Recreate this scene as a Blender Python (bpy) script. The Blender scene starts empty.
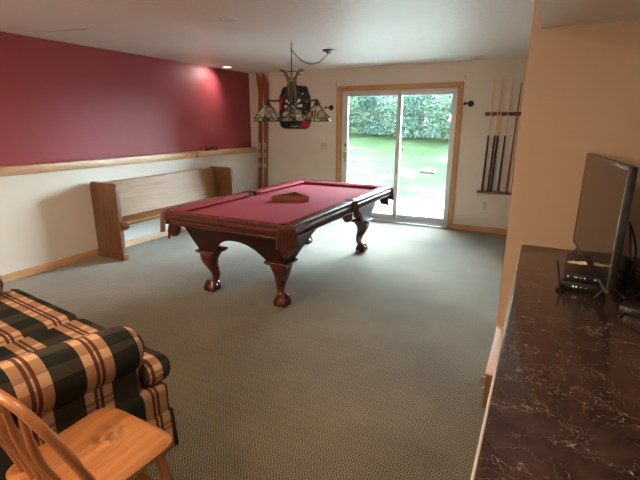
import bpy, bmesh, math, random
from mathutils import Vector, Matrix, Euler, noise
random.seed(7)
PI = math.pi
SC = bpy.context.scene
COL = SC.collection

# ------------------------------------------------------------------ camera, world, exposure
yaw, pit, rol = math.radians(-26.95), math.radians(15.135), math.radians(0.156)
F = Vector((math.sin(yaw)*math.cos(pit), math.cos(yaw)*math.cos(pit), -math.sin(pit)))
Rt = Vector((math.cos(yaw), -math.sin(yaw), 0)); Up = Rt.cross(F)
R2 = Rt*math.cos(rol)+Up*math.sin(rol); U2 = -Rt*math.sin(rol)+Up*math.cos(rol)
cam = bpy.data.cameras.new('camera'); co = bpy.data.objects.new('camera', cam); COL.objects.link(co)
m = Matrix((R2, U2, -F)).transposed().to_4x4(); m.translation = (0, 0, 1.53); co.matrix_world = m
cam.sensor_width = 36; cam.lens = 431.07/640*36; cam.clip_start = 0.05; cam.clip_end = 200
SC.camera = co
SC.view_settings.view_transform = 'Standard'; SC.view_settings.look = 'None'
SC.view_settings.gamma = 1; SC.view_settings.use_curve_mapping = False
SC.view_settings.exposure = 0.22
SKY = 84.0
w = bpy.data.worlds.new('sky'); SC.world = w; w.use_nodes = True
wt = w.node_tree; bg = wt.nodes['Background']; bg.inputs[0].default_value = (0.70, 0.875, 1.0, 1)
# bright overcast sky, brightest on the far (sunward) side of the hill
wc = wt.nodes.new('ShaderNodeTexCoord'); wsx = wt.nodes.new('ShaderNodeSeparateXYZ'); wt.links.new(wc.outputs['Generated'], wsx.inputs[0])
wmr = wt.nodes.new('ShaderNodeMapRange'); wmr.interpolation_type = 'SMOOTHSTEP'; wt.links.new(wsx.outputs['Y'], wmr.inputs[0])
wmr.inputs[1].default_value = -.35; wmr.inputs[2].default_value = .75; wmr.inputs[3].default_value = 12.0; wmr.inputs[4].default_value = SKY
wt.links.new(wmr.outputs[0], bg.inputs[1])

CAN_W = 18.0      # warm recessed lamps near the camera
SPOT_W = 30.0

# ------------------------------------------------------------------ materials
def nt(name):
    m = bpy.data.materials.new(name); m.use_nodes = True
    t = m.node_tree; b = t.nodes['Principled BSDF']
    return m, t, b
def N(t, k, **kw):
    n = t.nodes.new(k)
    for a, v in kw.items():
        if a.startswith('i_'):
            key = a[2:]; key = int(key) if key.isdigit() else key.replace('_', ' ')
            n.inputs[key].default_value = v
        else: setattr(n, a, v)
    return n
def link(t, a, b): t.links.new(a, b)
def ramp(t, fac, stops, interp='LINEAR'):
    r = t.nodes.new('ShaderNodeValToRGB'); r.color_ramp.interpolation = interp
    e = r.color_ramp.elements
    while len(e) > 1: e.remove(e[0])
    e[0].position = stops[0][0]; e[0].color = (*stops[0][1], 1)
    for p, c in stops[1:]:
        x = e.new(p); x.color = (*c, 1)
    link(t, fac, r.inputs[0]); return r
def math_(t, op, a, b=None, c=None):
    n = t.nodes.new('ShaderNodeMath'); n.operation = op
    for i, v in enumerate((a, b, c)):
        if v is None: continue
        if isinstance(v, (int, float)): n.inputs[i].default_value = v
        else: link(t, v, n.inputs[i])
    return n.outputs[0]
def mixc(t, fac, a, b):
    n = t.nodes.new('ShaderNodeMix'); n.data_type = 'RGBA'
    for i, v in ((0, fac), (6, a), (7, b)):
        if isinstance(v, (int, float)): n.inputs[i].default_value = v
        elif isinstance(v, tuple): n.inputs[i].default_value = (*v, 1)
        else: link(t, v, n.inputs[i])
    return n.outputs[2]
def bump(t, b, h, strength=0.3, dist=0.01):
    n = N(t, 'ShaderNodeBump', i_Strength=strength, i_Distance=dist)
    link(t, h, n.inputs['Height']); link(t, n.outputs[0], b.inputs['Normal'])
def plain(name, c, rough=0.5, metal=0.0, var=0.08, scale=20, bmp=0.0, spec=0.5, coat=0.0):
    m, t, b = nt(name)
    tc = N(t, 'ShaderNodeTexCoord'); nz = N(t, 'ShaderNodeTexNoise', i_Scale=scale, i_Detail=4.0)
    link(t, tc.outputs['Object'], nz.inputs['Vector'])
    lo = tuple(x*(1-var) for x in c); hi = tuple(min(1, x*(1+var)) for x in c)
    r = ramp(t, nz.outputs['Fac'], [(.3, lo), (.7, hi)])
    link(t, r.outputs[0], b.inputs['Base Color'])
    b.inputs['Roughness'].default_value = rough; b.inputs['Metallic'].default_value = metal
    b.inputs['Specular IOR Level'].default_value = spec; b.inputs['Coat Weight'].default_value = coat
    if bmp: bump(t, b, nz.outputs['Fac'], bmp, 0.004)
    return m
def wood(name, c1, c2, axis='Y', rough=0.4, scale=1.0, coat=0.0, contrast=(.3, .7)):
    m, t, b = nt(name)
    tc = N(t, 'ShaderNodeTexCoord'); mp = N(t, 'ShaderNodeMapping')
    s = [22*scale]*3; s['XYZ'.index(axis)] = 1.6*scale
    mp.inputs['Scale'].default_value = s
    link(t, tc.outputs['Object'], mp.inputs[0])
    nz = N(t, 'ShaderNodeTexNoise', i_Scale=1.6, i_Detail=6.0, i_Roughness=0.62, i_Distortion=0.7)
    link(t, mp.outputs[0], nz.inputs['Vector'])
    n2 = N(t, 'ShaderNodeTexNoise', i_Scale=3.0, i_Detail=2.0); link(t, tc.outputs['Object'], n2.inputs['Vector'])
    f = math_(t, 'ADD', math_(t, 'MULTIPLY', nz.outputs['Fac'], .8), math_(t, 'MULTIPLY', n2.outputs['Fac'], .2))
    r = ramp(t, f, [(contrast[0], c1), (contrast[1], c2)])
    link(t, r.outputs[0], b.inputs['Base Color'])
    b.inputs['Roughness'].default_value = rough; b.inputs['Coat Weight'].default_value = coat
    b.inputs['Coat Roughness'].default_value = 0.15
    bump(t, b, nz.outputs['Fac'], 0.06, 0.003)
    return m
def wallpaint(name, c, rough=0.85, bmp=0.25, scale=60):
    m, t, b = nt(name)
    tc = N(t, 'ShaderNodeTexCoord'); nz = N(t, 'ShaderNodeTexNoise', i_Scale=float(scale), i_Detail=3.0)
    link(t, tc.outputs['Object'], nz.inputs['Vector'])
    n2 = N(t, 'ShaderNodeTexNoise', i_Scale=1.2, i_Detail=2.0); link(t, tc.outputs['Object'], n2.inputs['Vector'])
    r = ramp(t, n2.outputs['Fac'], [(.3, tuple(x*.96 for x in c)), (.7, tuple(min(1, x*1.03) for x in c))])
    link(t, r.outputs[0], b.inputs['Base Color']); b.inputs['Roughness'].default_value = rough
    b.inputs['Specular IOR Level'].default_value = 0.3
    bump(t, b, nz.outputs['Fac'], bmp, 0.003)
    return m
def ceilpaint():
    m, t, b = nt('ceiling_texture_paint')
    tc = N(t, 'ShaderNodeTexCoord')
    vo = N(t, 'ShaderNodeTexNoise', i_Scale=16.0, i_Detail=5.0, i_Roughness=0.6); link(t, tc.outputs['Object'], vo.inputs['Vector'])
    h = ramp(t, vo.outputs['Fac'], [(.48, (0, 0, 0)), (.56, (1, 1, 1))])
    b.inputs['Base Color'].default_value = (.80, .78, .745, 1); b.inputs['Roughness'].default_value = .42
    b.inputs['Specular IOR Level'].default_value = .5
    bump(t, b, h.outputs[0], 0.35, 0.004)
    return m
def carpet():
    m, t, b = nt('herringbone_carpet')
    tc = N(t, 'ShaderNodeTexCoord'); sp = N(t, 'ShaderNodeSeparateXYZ'); link(t, tc.outputs['Object'], sp.inputs[0])
    wob = N(t, 'ShaderNodeTexNoise', i_Scale=6.0, i_Detail=2.0); link(t, tc.outputs['Object'], wob.inputs['Vector'])
    tri = math_(t, 'PINGPONG', sp.outputs['Y'], 0.030)
    a = math_(t, 'ADD', sp.outputs['X'], math_(t, 'MULTIPLY', tri, 0.9))
    a = math_(t, 'ADD', a, math_(t, 'MULTIPLY', wob.outputs['Fac'], .012))
    s = math_(t, 'SINE', math_(t, 'MULTIPLY', a, 2*PI/0.0165))
    s = math_(t, 'MULTIPLY_ADD', s, .5, .5)
    fz = N(t, 'ShaderNodeTexNoise', i_Scale=150.0, i_Detail=3.0); link(t, tc.outputs['Object'], fz.inputs['Vector'])
    f = math_(t, 'ADD', math_(t, 'MULTIPLY', s, .55), math_(t, 'MULTIPLY', math_(t, 'SUBTRACT', fz.outputs['Fac'], .2), .8))
    big = N(t, 'ShaderNodeTexNoise', i_Scale=1.3, i_Detail=3.0); link(t, tc.outputs['Object'], big.inputs['Vector'])
    f = math_(t, 'ADD', f, math_(t, 'MULTIPLY', math_(t, 'SUBTRACT', big.outputs['Fac'], .5), .6))
    r = ramp(t, f, [(.15, (.036, .029, .016)), (.5, (.128, .104, .064)), (.9, (.29, .235, .155))])
    link(t, r.outputs[0], b.inputs['Base Color']); b.inputs['Roughness'].default_value = .95
    b.inputs['Specular IOR Level'].default_value = .1
    b.inputs['Sheen Weight'].default_value = .25
    bump(t, b, f, 0.5, 0.004)
    return m
def plaid():
    m, t, b = nt('plaid_upholstery')
    tc = N(t, 'ShaderNodeTexCoord'); sp = N(t, 'ShaderNodeSeparateXYZ'); link(t, tc.outputs['Object'], sp.inputs[0])
    geo = N(t, 'ShaderNodeTexCoord'); ns = N(t, 'ShaderNodeSeparateXYZ'); link(t, geo.outputs['Normal'], ns.inputs[0])
    P = 0.235
    def prof(c, off, per):
        u = math_(t, 'FRACT', math_(t, 'DIVIDE', math_(t, 'ADD', c, off), per))
        tan = ramp(t, u, [(0, (0, 0, 0)), (.48, (1, 1, 1)), (.97, (0, 0, 0))], 'CONSTANT').outputs[0]
        red = ramp(t, u, [(0, (0, 0, 0)), (.64, (1, 1, 1)), (.70, (0, 0, 0)), (.735, (1, 1, 1)), (.80, (0, 0, 0))], 'CONSTANT').outputs[0]
        return tan, red
    x, y, z = sp.outputs
    tx, rx = prof(x, 0.07, P); ty, ry = prof(y, 0.035, P); tz, rz = prof(z, 0.06, P*1.15)
    ax = math_(t, 'ABSOLUTE', ns.outputs[0]); ay = math_(t, 'ABSOLUTE', ns.outputs[1]); az = math_(t, 'ABSOLUTE', ns.outputs[2])
    selx = math_(t, 'MULTIPLY', math_(t, 'GREATER_THAN', ax, ay), math_(t, 'GREATER_THAN', ax, az))   # side faces: y, z
    sely = math_(t, 'MULTIPLY', math_(t, 'GREATER_THAN', ay, ax), math_(t, 'GREATER_THAN', ay, az))   # front faces: x, z
    t1 = mixc(t, sely, ty, tx); r1 = mixc(t, sely, ry, rx)          # main stripe
    sides = math_(t, 'MAXIMUM', selx, sely)
    t2 = mixc(t, sides, tx, tz); r2 = mixc(t, sides, rx, rz)        # crossing stripe
    base = mixc(t, t1, (.008, .013, .012), (.50, .285, .165))
    k = mixc(t, t2, (.0, .0, .0), (1., 1., 1.))
    darkalt = mixc(t, t1, (.040, .036, .028), (.62, .38, .23))
    darkbase = mixc(t, t1, (.008, .013, .012), (.36, .20, .115))
    c = mixc(t, k, darkbase, darkalt)
    c = mixc(t, math_(t, 'MULTIPLY', r1, .9), c, (.055, .010, .012))
    c = mixc(t, math_(t, 'MULTIPLY', math_(t, 'MULTIPLY', r2, t1), .55), c, (.11, .016, .016))
    wv = N(t, 'ShaderNodeTexNoise', i_Scale=240.0, i_Detail=2.0); link(t, tc.outputs['Object'], wv.inputs['Vector'])
    c = mixc(t, math_(t, 'MULTIPLY', wv.outputs['Fac'], .14), c, (.14, .10, .07))
    link(t, c, b.inputs['Base Color']); b.inputs['Roughness'].default_value = .95; b.inputs['Specular IOR Level'].default_value = .12
    bump(t, b, wv.outputs['Fac'], .4, .003)
    return m
def counter_mat():
    m, t, b = nt('veined_laminate')
    tc = N(t, 'ShaderNodeTexCoord')
    d = N(t, 'ShaderNodeTexNoise', i_Scale=5.0, i_Detail=4.0, i_Roughness=.65); link(t, tc.outputs['Object'], d.inputs['Vector'])
    v = t.nodes.new('ShaderNodeVectorMath'); v.operation = 'MULTIPLY_ADD'
    link(t, d.outputs['Color'], v.inputs[0]); v.inputs[1].default_value = (.45, .45, 0); link(t, tc.outputs['Object'], v.inputs[2])
    def veins(scale, wd, msc, lo, hi, seed):
        mp = N(t, 'ShaderNodeMapping'); mp.inputs['Location'].default_value = (seed, seed*2, 0); mp.inputs['Scale'].default_value = (.8, 1.25, 1); link(t, v.outputs[0], mp.inputs[0])
        vo = N(t, 'ShaderNodeTexVoronoi', feature='DISTANCE_TO_EDGE', i_Scale=scale); link(t, mp.outputs[0], vo.inputs['Vector'])
        line = ramp(t, vo.outputs['Distance'], [(0, (1, 1, 1)), (wd, (0, 0, 0))]).outputs[0]
        mk = N(t, 'ShaderNodeTexNoise', i_Scale=msc, i_Detail=3.0); link(t, mp.outputs[0], mk.inputs['Vector'])
        return math_(t, 'MULTIPLY', line, ramp(t, mk.outputs['Fac'], [(lo, (0, 0, 0)), (hi, (1, 1, 1))]).outputs[0])
    f = math_(t, 'ADD', math_(t, 'ADD', veins(7, .009, 9., .50, .60, 0.), veins(16, .016, 12., .54, .62, 3.3)), veins(11, .010, 10., .52, .60, 7.7))
    n3 = N(t, 'ShaderNodeTexNoise', i_Scale=14., i_Detail=5.); link(t, tc.outputs['Object'], n3.inputs['Vector'])
    base = ramp(t, n3.outputs['Fac'], [(.3, (.026, .013, .012)), (.7, (.060, .032, .028))]).outputs[0]
    c = mixc(t, math_(t, 'MINIMUM', math_(t, 'MULTIPLY', f, .6), 1.), base, (.55, .42, .34))
    link(t, c, b.inputs['Base Color']); b.inputs['Roughness'].default_value = .15; b.inputs['Specular IOR Level'].default_value = .5
    return m
def shade_glass():
    m, t, b = nt('leaded_stained_glass')
    tc = N(t, 'ShaderNodeTexCoord'); vo = N(t, 'ShaderNodeTexVoronoi', i_Scale=13.0); link(t, tc.outputs['Object'], vo.inputs['Vector'])
    ve = N(t, 'ShaderNodeTexVoronoi', feature='DISTANCE_TO_EDGE', i_Scale=13.0); link(t, tc.outputs['Object'], ve.inputs['Vector'])
    sp = N(t, 'ShaderNodeSeparateColor'); link(t, vo.outputs['Color'], sp.inputs[0])
    r = ramp(t, sp.outputs[0], [(0, (.28, .25, .17)), (.45, (.42, .39, .28)), (.72, (.04, .09, .05)), (.84, (.30, .17, .08)), (.94, (.20, .03, .02))], 'CONSTANT')
    lead = ramp(t, ve.outputs['Distance'], [(0, (1, 1, 1)), (.05, (0, 0, 0))], 'CONSTANT').outputs[0]
    c = mixc(t, lead, r.outputs[0], (.02, .015, .012)); link(t, c, b.inputs['Base Color'])
    b.inputs['Roughness'].default_value = .25
    return m
def glass():
    m = bpy.data.materials.new('window_glass'); m.use_nodes = True; t = m.node_tree; t.nodes.clear()
    o = N(t, 'ShaderNodeOutputMaterial'); tr = N(t, 'ShaderNodeBsdfTransparent'); gl = N(t, 'ShaderNodeBsdfGlossy', i_Roughness=0.02)
    tr.inputs[0].default_value = (.96, .985, .97, 1)
    fr = N(t, 'ShaderNodeFresnel', i_IOR=1.35); mx = N(t, 'ShaderNodeMixShader')
    link(t, fr.outputs[0], mx.inputs[0]); link(t, tr.outputs[0], mx.inputs[1]); link(t, gl.outputs[0], mx.inputs[2]); link(t, mx.outputs[0], o.inputs[0])
    return m
def emit(name, c, s):
    m, t, b = nt(name); b.inputs['Base Color'].default_value = (*c, 1)
    b.inputs['Emission Color'].default_value = (*c, 1); b.inputs['Emission Strength'].default_value = s
    return m
def grass_mat():
    m, t, b = nt('meadow_grass')
    tc = N(t, 'ShaderNodeTexCoord'); a = N(t, 'ShaderNodeTexNoise', i_Scale=.55, i_Detail=6.0, i_Roughness=.65); link(t, tc.outputs['Object'], a.inputs['Vector'])
    g = N(t, 'ShaderNodeTexNoise', i_Scale=14., i_Detail=5.); link(t, tc.outputs['Object'], g.inputs['Vector'])
    c1 = ramp(t, a.outputs['Fac'], [(.42, (.018, .034, .012)), (.53, (.027, .042, .018)), (.61, (.060, .056, .046))]).outputs[0]
    c = mixc(t, math_(t, 'MULTIPLY', g.outputs['Fac'], .35), c1, (.012, .026, .008))
    link(t, c, b.inputs['Base Color']); b.inputs['Roughness'].default_value = 1.; b.inputs['Specular IOR Level'].default_value = .05
    bump(t, b, g.outputs['Fac'], .6, .05)
    return m

M = {}
M['cream'] = wallpaint('cream_wall_paint', (.70, .64, .565))
M['red'] = wallpaint('dark_red_wall_paint', (.29, .048, .055), rough=.5, bmp=.12)
M['tanwall'] = wallpaint('tan_wall_paint', (.54, .395, .285))
M['ceil'] = ceilpaint()
M['carpet'] = carpet()
M['oak'] = wood('honey_oak_trim', (.37, .165, .055), (.55, .28, .11), 'X', .4)
M['oakz'] = wood('honey_oak_trim_upright', (.37, .165, .055), (.55, .28, .11), 'Z', .4)
M['oaky'] = wood('honey_oak_trim_long', (.38, .19, .075), (.60, .35, .165), 'Y', .4)
M['pew'] = wood('worn_oak_pew_wood', (.20, .093, .033), (.36, .19, .08), 'Y', .52, .8)
M['pewz'] = wood('worn_oak_pew_end_wood', (.10, .040, .017), (.215, .095, .040), 'Z', .38, .8)
M['mahog'] = wood('mahogany_wood', (.042, .010, .008), (.105, .026, .016), 'Y', .3, .6, .3)
M['mahogx'] = wood('mahogany_wood_cross', (.042, .010, .008), (.105, .026, .016), 'X', .22, .6, .5)
M['mahogz'] = wood('mahogany_leg_wood', (.048, .010, .007), (.11, .026, .016), 'Z', .2, .6, .6)
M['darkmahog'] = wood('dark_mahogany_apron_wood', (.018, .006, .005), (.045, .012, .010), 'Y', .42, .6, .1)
M['cloth'] = plain('red_billiard_cloth', (.33, .040, .058), .9, var=.05, scale=60, spec=.15)
M['leather'] = plain('brown_pocket_leather', (.125, .036, .022), .42, var=.25, scale=30)
M['net'] = plain('black_pocket_net', (.02, .012, .011), .6)
M['rack'] = wood('brown_rack_wood', (.13, .04, .015), (.26, .09, .035), 'X', .35)
M['plaid'] = plaid()
M['chair'] = wood('orange_oak_chair_wood', (.33, .115, .034), (.60, .27, .095), 'Y', .3, .7, .35, (.32, .66))
M['chairseat'] = wood('worn_orange_oak_seat', (.30, .10, .03), (.55, .24, .085), 'Y', .3, .7, .35, (.32, .66))
_t = M['chairseat'].node_tree; _b = _t.nodes['Principled BSDF']; _c = _b.inputs['Base Color'].links[0].from_socket
_tc = N(_t, 'ShaderNodeTexCoord'); _nz = N(_t, 'ShaderNodeTexNoise', i_Scale=38.0, i_Detail=4.0); link(_t, _tc.outputs['Object'], _nz.inputs['Vector'])
_d = N(_t, 'ShaderNodeVectorMath', operation='DISTANCE'); link(_t, _tc.outputs['Object'], _d.inputs[0]); _d.inputs[1].default_value = (-.02, .07, .43)
_m = math_(_t, 'MULTIPLY', ramp(_t, _d.outputs['Value'], [(.02, (1, 1, 1)), (.085, (0, 0, 0))]).outputs[0], ramp(_t, _nz.outputs['Fac'], [(.42, (0, 0, 0)), (.60, (.75, .75, .75))]).outputs[0])
link(_t, mixc(_t, _m, _c, (.09, .04, .025)), _b.inputs['Base Color'])
M['chairz'] = wood('orange_oak_chair_spindle_wood', (.30, .10, .03), (.50, .20, .07), 'Z', .3, .7, .35)
M['counter'] = counter_mat()
M['edge'] = plain('pale_laminate_edge', (.62, .62, .60), .25, var=.04)
M['cabinet'] = wood('brown_cabinet_wood', (.12, .05, .022), (.20, .09, .04), 'Z', .45)
M['peach'] = plain('pale_birch_board', (.66, .42, .28), .5, var=.05)
M['white'] = plain('white_vinyl', (.66, .68, .70), .35, var=.03)
M['metal'] = plain('brushed_nickel', (.6, .6, .58), .3, .9, var=.05)
M['brass'] = plain('aged_brass', (.45, .30, .12), .35, .9)
M['bronze'] = plain('dark_bronze', (.045, .03, .022), .4, .6, var=.2)
M['black'] = plain('black_plastic', (.012, .012, .013), .35, var=.1)
M['matteblack'] = plain('matte_black_paint', (.010, .009, .012), .65)
M['screen'] = plain('dark_glossy_screen', (.012, .010, .010), .09, var=.02, spec=.8)
M['bezel'] = plain('grey_bezel_plastic', (.11, .105, .10), .25, .3)
M['led'] = emit('small_pale_indicator', (.8, .9, .75), .45)
M['paper'] = plain('cream_paper', (.82, .72, .50), .8)
M['ivory'] = plain('ivory_plastic', (.62, .55, .44), .4)
M['ski'] = wood('reddish_brown_ski_wood', (.19, .05, .022), (.33, .10, .045), 'Z', .3)
M['cuewood'] = wood('pale_maple_cue_wood', (.72, .48, .29), (.85, .62, .42), 'Z', .3)
M['cuered'] = wood('red_brown_cue_wood', (.20, .055, .025), (.32, .10, .05), 'Z', .3)
M['cuebutt'] = plain('black_cue_wrap', (.012, .013, .02), .4)
M['rackbar'] = wood('dark_cherry_rack_wood', (.10, .022, .014), (.19, .05, .03), 'X', .35)
M['boardred'] = plain('bright_red_paint', (.42, .01, .025), .4)
M['boardcream'] = plain('cream_sisal', (.62, .52, .36), .85)
M['boardblack'] = plain('black_sisal', (.015, .014, .014), .85)
M['glass'] = glass()
M['stained'] = shade_glass()
M['lamp_on'] = emit('lit_lamp_lens', (1., .93, .82), 6.)
M['lamp_warm'] = emit('lit_warm_lamp_lens', (1., .72, .42), 14.)
M['globe'] = emit('fill_lamp_globe', (1., .77, .57), 135.)  # glow of the added fill lamp behind the camera
M['lamp_off'] = plain('frosted_lamp_lens', (.62, .62, .60), .4)
M['trimwhite'] = plain('white_enamel', (.72, .71, .69), .4)
M['concrete'] = plain('pale_concrete', (.42, .41, .40), .9, var=.06, scale=8)
M['grass'] = grass_mat()
M['leafa'] = plain('blue_green_leaves', (.05, .115, .09), .6, var=.55, scale=3)
M['leafb'] = plain('fresh_green_leaves', (.078, .145, .085), .6, var=.4, scale=3)
M['bark'] = plain('grey_brown_bark', (.09, .065, .05), .9)
M['stone'] = plain('pale_stone', (.16, .14, .13), .9)
M['crack'] = plain('dark_crack', (.12, .10, .09), .9)

# ------------------------------------------------------------------ mesh helpers
class MB:
    def __init__(s): s.bm = bmesh.new(); s.mats = []
    def _mi(s, mat):
        if mat is None: return 0
        if mat not in s.mats: s.mats.append(mat)
        return s.mats.index(mat)
    def box(s, c, d, rot=None, bev=0.0, mat=None, seg=2):
        mi = s._mi(mat)
        r = bmesh.ops.create_cube(s.bm, size=1.0); vs = r['verts']
        for v in vs: v.co = Vector((v.co.x*d[0], v.co.y*d[1], v.co.z*d[2]))
        fs = set(f for v in vs for f in v.link_faces)
        if bev > 0:
            es = list(set(e for v in vs for e in v.link_edges))
            q = bmesh.ops.bevel(s.bm, geom=es, offset=bev, segments=seg, profile=.5, affect='EDGES')
            vs = list(set(q['verts']) | set(v for v in vs if v.is_valid)); 
            fs = set(f for v in vs for f in v.link_faces); vs = list(set(v for f in fs for v in f.verts))
        Mx = Matrix.Translation(Vector(c)) @ (Euler(rot).to_matrix().to_4x4() if rot else Matrix())
        for v in vs: v.co = Mx @ v.co
        for f in fs: f.material_index = mi
        return s
    def sweep(s, pts, secs, closed=False, caps=True, mat=None, up=Vector((0, 0, 1)), fixed=None):
        """pts: centres; secs: list of 2D section loops (one per point or one for all)."""
        mi = s._mi(mat); pts = [Vector(p) for p in pts]; n = len(pts)
        if not isinstance(secs[0][0], (list, tuple, Vector)) : secs = [secs]*n
        rings = []; prev = None
        for i, p in enumerate(pts):
            if fixed: A, B = fixed
            else:
                if closed: T = pts[(i+1) % n]-pts[i-1]
                else: T = (pts[min(i+1, n-1)]-pts[max(i-1, 0)])
                T.normalize()
                if prev is None:
                    A = up.cross(T)
                    if A.length < 1e-3: A = Vector((1, 0, 0)).cross(T)
                    if A.length < 1e-3: A = Vector((0, 1, 0)).cross(T)
                else: A = prev - T*prev.dot(T)
                A.normalize(); B = T.cross(A); prev = A
            rings.append([s.bm.verts.new(p+A*q[0]+B*q[1]) for q in secs[i]])
        k = len(rings[0]); fs = []
        for i in range(n if closed else n-1):
            a, b = rings[i], rings[(i+1) % n]
            for j in range(k):
                fs.append(s.bm.faces.new((a[j], a[(j+1) % k], b[(j+1) % k], b[j])))
        if caps and not closed:
            fs.append(s.bm.faces.new(rings[0][::-1])); fs.append(s.bm.faces.new(rings[-1]))
        for f in fs: f.material_index = mi
        return s
    def tube(s, pts, r, n=10, mat=None, closed=False, up=Vector((0, 0, 1)), flat=1.0):
        rs = r if isinstance(r, (list, tuple)) else [r]*len(pts)
        secs = [[(math.cos(2*PI*j/n)*q, math.sin(2*PI*j/n)*q*flat) for j in range(n)] for q in rs]
        return s.sweep(pts, secs, closed, True, mat, up)
    def lathe(s, prof, c=(0, 0, 0), n=24, mat=None, M4=None):
        mi = s._mi(mat); rings = []; c = Vector(c)
        for r, z in prof:
            ring = []
            for j in range(n):
                a = 2*PI*j/n; v = Vector((r*math.cos(a), r*math.sin(a), z))
                if M4: v = M4 @ v
                ring.append(s.bm.verts.new(c+v))
            rings.append(ring)
        fs = []
        for a, b in zip(rings, rings[1:]):
            for j in range(n): fs.append(s.bm.faces.new((a[j], a[(j+1) % n], b[(j+1) % n], b[j])))
        fs.append(s.bm.faces.new(rings[0][::-1])); fs.append(s.bm.faces.new(rings[-1]))
        for f in fs: f.material_index = mi
        return s
    def prism(s, poly, a, b, axis='Z', mat=None, bev=0.0):
        """poly 2D; extrude from a to b along axis. axis X: poly=(y,z); Y: (x,z); Z: (x,y)"""
        mi = s._mi(mat)
        def P(q, h): return {'X': (h, q[0], q[1]), 'Y': (q[0], h, q[1]), 'Z': (q[0], q[1], h)}[axis]
        A = [s.bm.verts.new(P(q, a)) for q in poly]; B = [s.bm.verts.new(P(q, b)) for q in poly]
        fs = [s.bm.faces.new(A[::-1]), s.bm.faces.new(B)]
        for j in range(len(poly)): fs.append(s.bm.faces.new((A[j], A[(j+1) % len(poly)], B[(j+1) % len(poly)], B[j])))
        for f in fs: f.material_index = mi
        if bev > 0:
            es = list(set(e for f in fs[:2] for e in f.edges))
            q = bmesh.ops.bevel(s.bm, geom=es, offset=bev, segments=2, profile=.5, affect='EDGES')
            for f in q['faces']: f.material_index = mi
        return s
    def grid(s, fn, nu, nv, mat=None):
        mi = s._mi(mat); g = [[s.bm.verts.new(fn(i/nu, j/nv)) for j in range(nv+1)] for i in range(nu+1)]
        for i in range(nu):
            for j in range(nv):
                f = s.bm.faces.new((g[i][j], g[i+1][j], g[i+1][j+1], g[i][j+1])); f.material_index = mi
        return s
    def build(s, name, mat=None, parent=None, loc=None, rot=None, smooth=True, angle=38):
        bmesh.ops.recalc_face_normals(s.bm, faces=s.bm.faces)
        if smooth:
            for f in s.bm.faces: f.smooth = True
            for e in s.bm.edges:
                if len(e.link_faces) == 2 and e.calc_face_angle(0) > math.radians(angle): e.smooth = False
        me = bpy.data.meshes.new(name); s.bm.to_mesh(me); s.bm.free()
        for x in (s.mats or [mat]): me.materials.append(M[x] if isinstance(x, str) else x)
        o = bpy.data.objects.new(name, me); COL.objects.link(o)
        if parent: o.parent = parent
        if loc: o.location = loc
        if rot: o.rotation_euler = rot
        return o
def tag(o, label=None, cat=None, group=None, kind=None):
    if label: o['label'] = label
    if cat: o['category'] = cat
    if group: o['group'] = group
    if kind: o['kind'] = kind
    return o
def thing(name, label, cat, loc=(0, 0, 0), rz=0, group=None):
    o = bpy.data.objects.new(name, None); COL.objects.link(o); o.location = loc; o.rotation_euler = (0, 0, rz)
    o.empty_display_size = .1
    return tag(o, label, cat, group)
def struct(name, mb, mat=None, parent=None, label=None, **k):
    o = mb.build(name, mat, parent, **k)
    if not parent: o['kind'] = 'structure'
    if label: o['label'] = label
    return o
def copytree(r, loc=None, rot=None, label=None, parent=None):
    c = r.copy(); COL.objects.link(c)
    if parent: c.parent = parent
    if loc is not None: c.location = loc
    if rot is not None: c.rotation_euler = rot
    if label: c['label'] = label
    for ch in list(r.children): copytree(ch, parent=c)
    return c
def bez(p, n=12):
    """Catmull-Rom through points"""
    p = [Vector(q) for q in p]; q = [p[0]*2-p[1]]+p+[p[-1]*2-p[-2]]; o = []
    for i in range(1, len(q)-2):
        for k in range(n):
            t = k/n; a, b, c, d = q[i-1:i+3]
            o.append(.5*((2*b)+(c-a)*t+(2*a-5*b+4*c-d)*t*t+(3*b-a-3*c+d)*t**3))
    o.append(p[-1]); return o
def lerp(a, b, t): return a+(b-a)*t
def interp(x, tab):
    for (x0, y0), (x1, y1) in zip(tab, tab[1:]):
        if x <= x1: return lerp(y0, y1, 0 if x1 == x0 else max(0, (x-x0)/(x1-x0)))
    return tab[-1][1]

# ------------------------------------------------------------------ room shell
BX, BY, CZ = -4.60, 6.545, 2.363      # left wall lower face, back wall, ceiling
RX, NY = 2.6, -3.0                     # right and near walls (out of frame)
PX, PY = -0.145, 2.91                  # outside corner of the partition
DX0, DX1, DZ = -2.975, -1.152, 2.035   # door opening
struct('floor', MB().box((-1.04, 1.80, -.05), (7.28+.2, 9.6, .1)), 'carpet', label='olive and brown herringbone carpet')
struct('ceiling', MB().box((-1.05, 1.80, CZ+.05), (7.5, 9.6, .1)), 'ceil', label='white textured ceiling')
struct('wall_left', MB().box((BX-.1, 1.77, .5145), (.2, 9.55, 1.03)), 'cream', label='cream lower left wall under the oak ledge')
struct('wall_left_upper', MB().box((BX-.225, 1.77, (1.03+CZ)/2), (.2, 9.55, CZ-1.03)), 'red', label='dark red upper left wall, set back behind the ledge')
mb = MB(); 
mb.box(((BX-.2+DX0)/2, BY+.07, CZ/2), (DX0-BX+.2, .14, CZ))
mb.box(((DX1+RX)/2, BY+.07, CZ/2), (RX-DX1, .14, CZ))
mb.box(((DX0+DX1)/2, BY+.07, (DZ+CZ)/2), (DX1-DX0, .14, CZ-DZ))
struct('wall_back', mb, 'cream', label='cream back wall with the sliding door')
mb = MB(); mb.box(((PX+RX)/2, (PY+BY)/2, CZ/2), (RX-PX, BY-PY-.002, CZ))
struct('wall_right', mb, 'tanwall', label='tan partition wall behind the television')
struct('wall_right_outer', MB().box((RX+.05, 0, CZ/2), (.1, 5.8, CZ)), 'tanwall')
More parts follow.
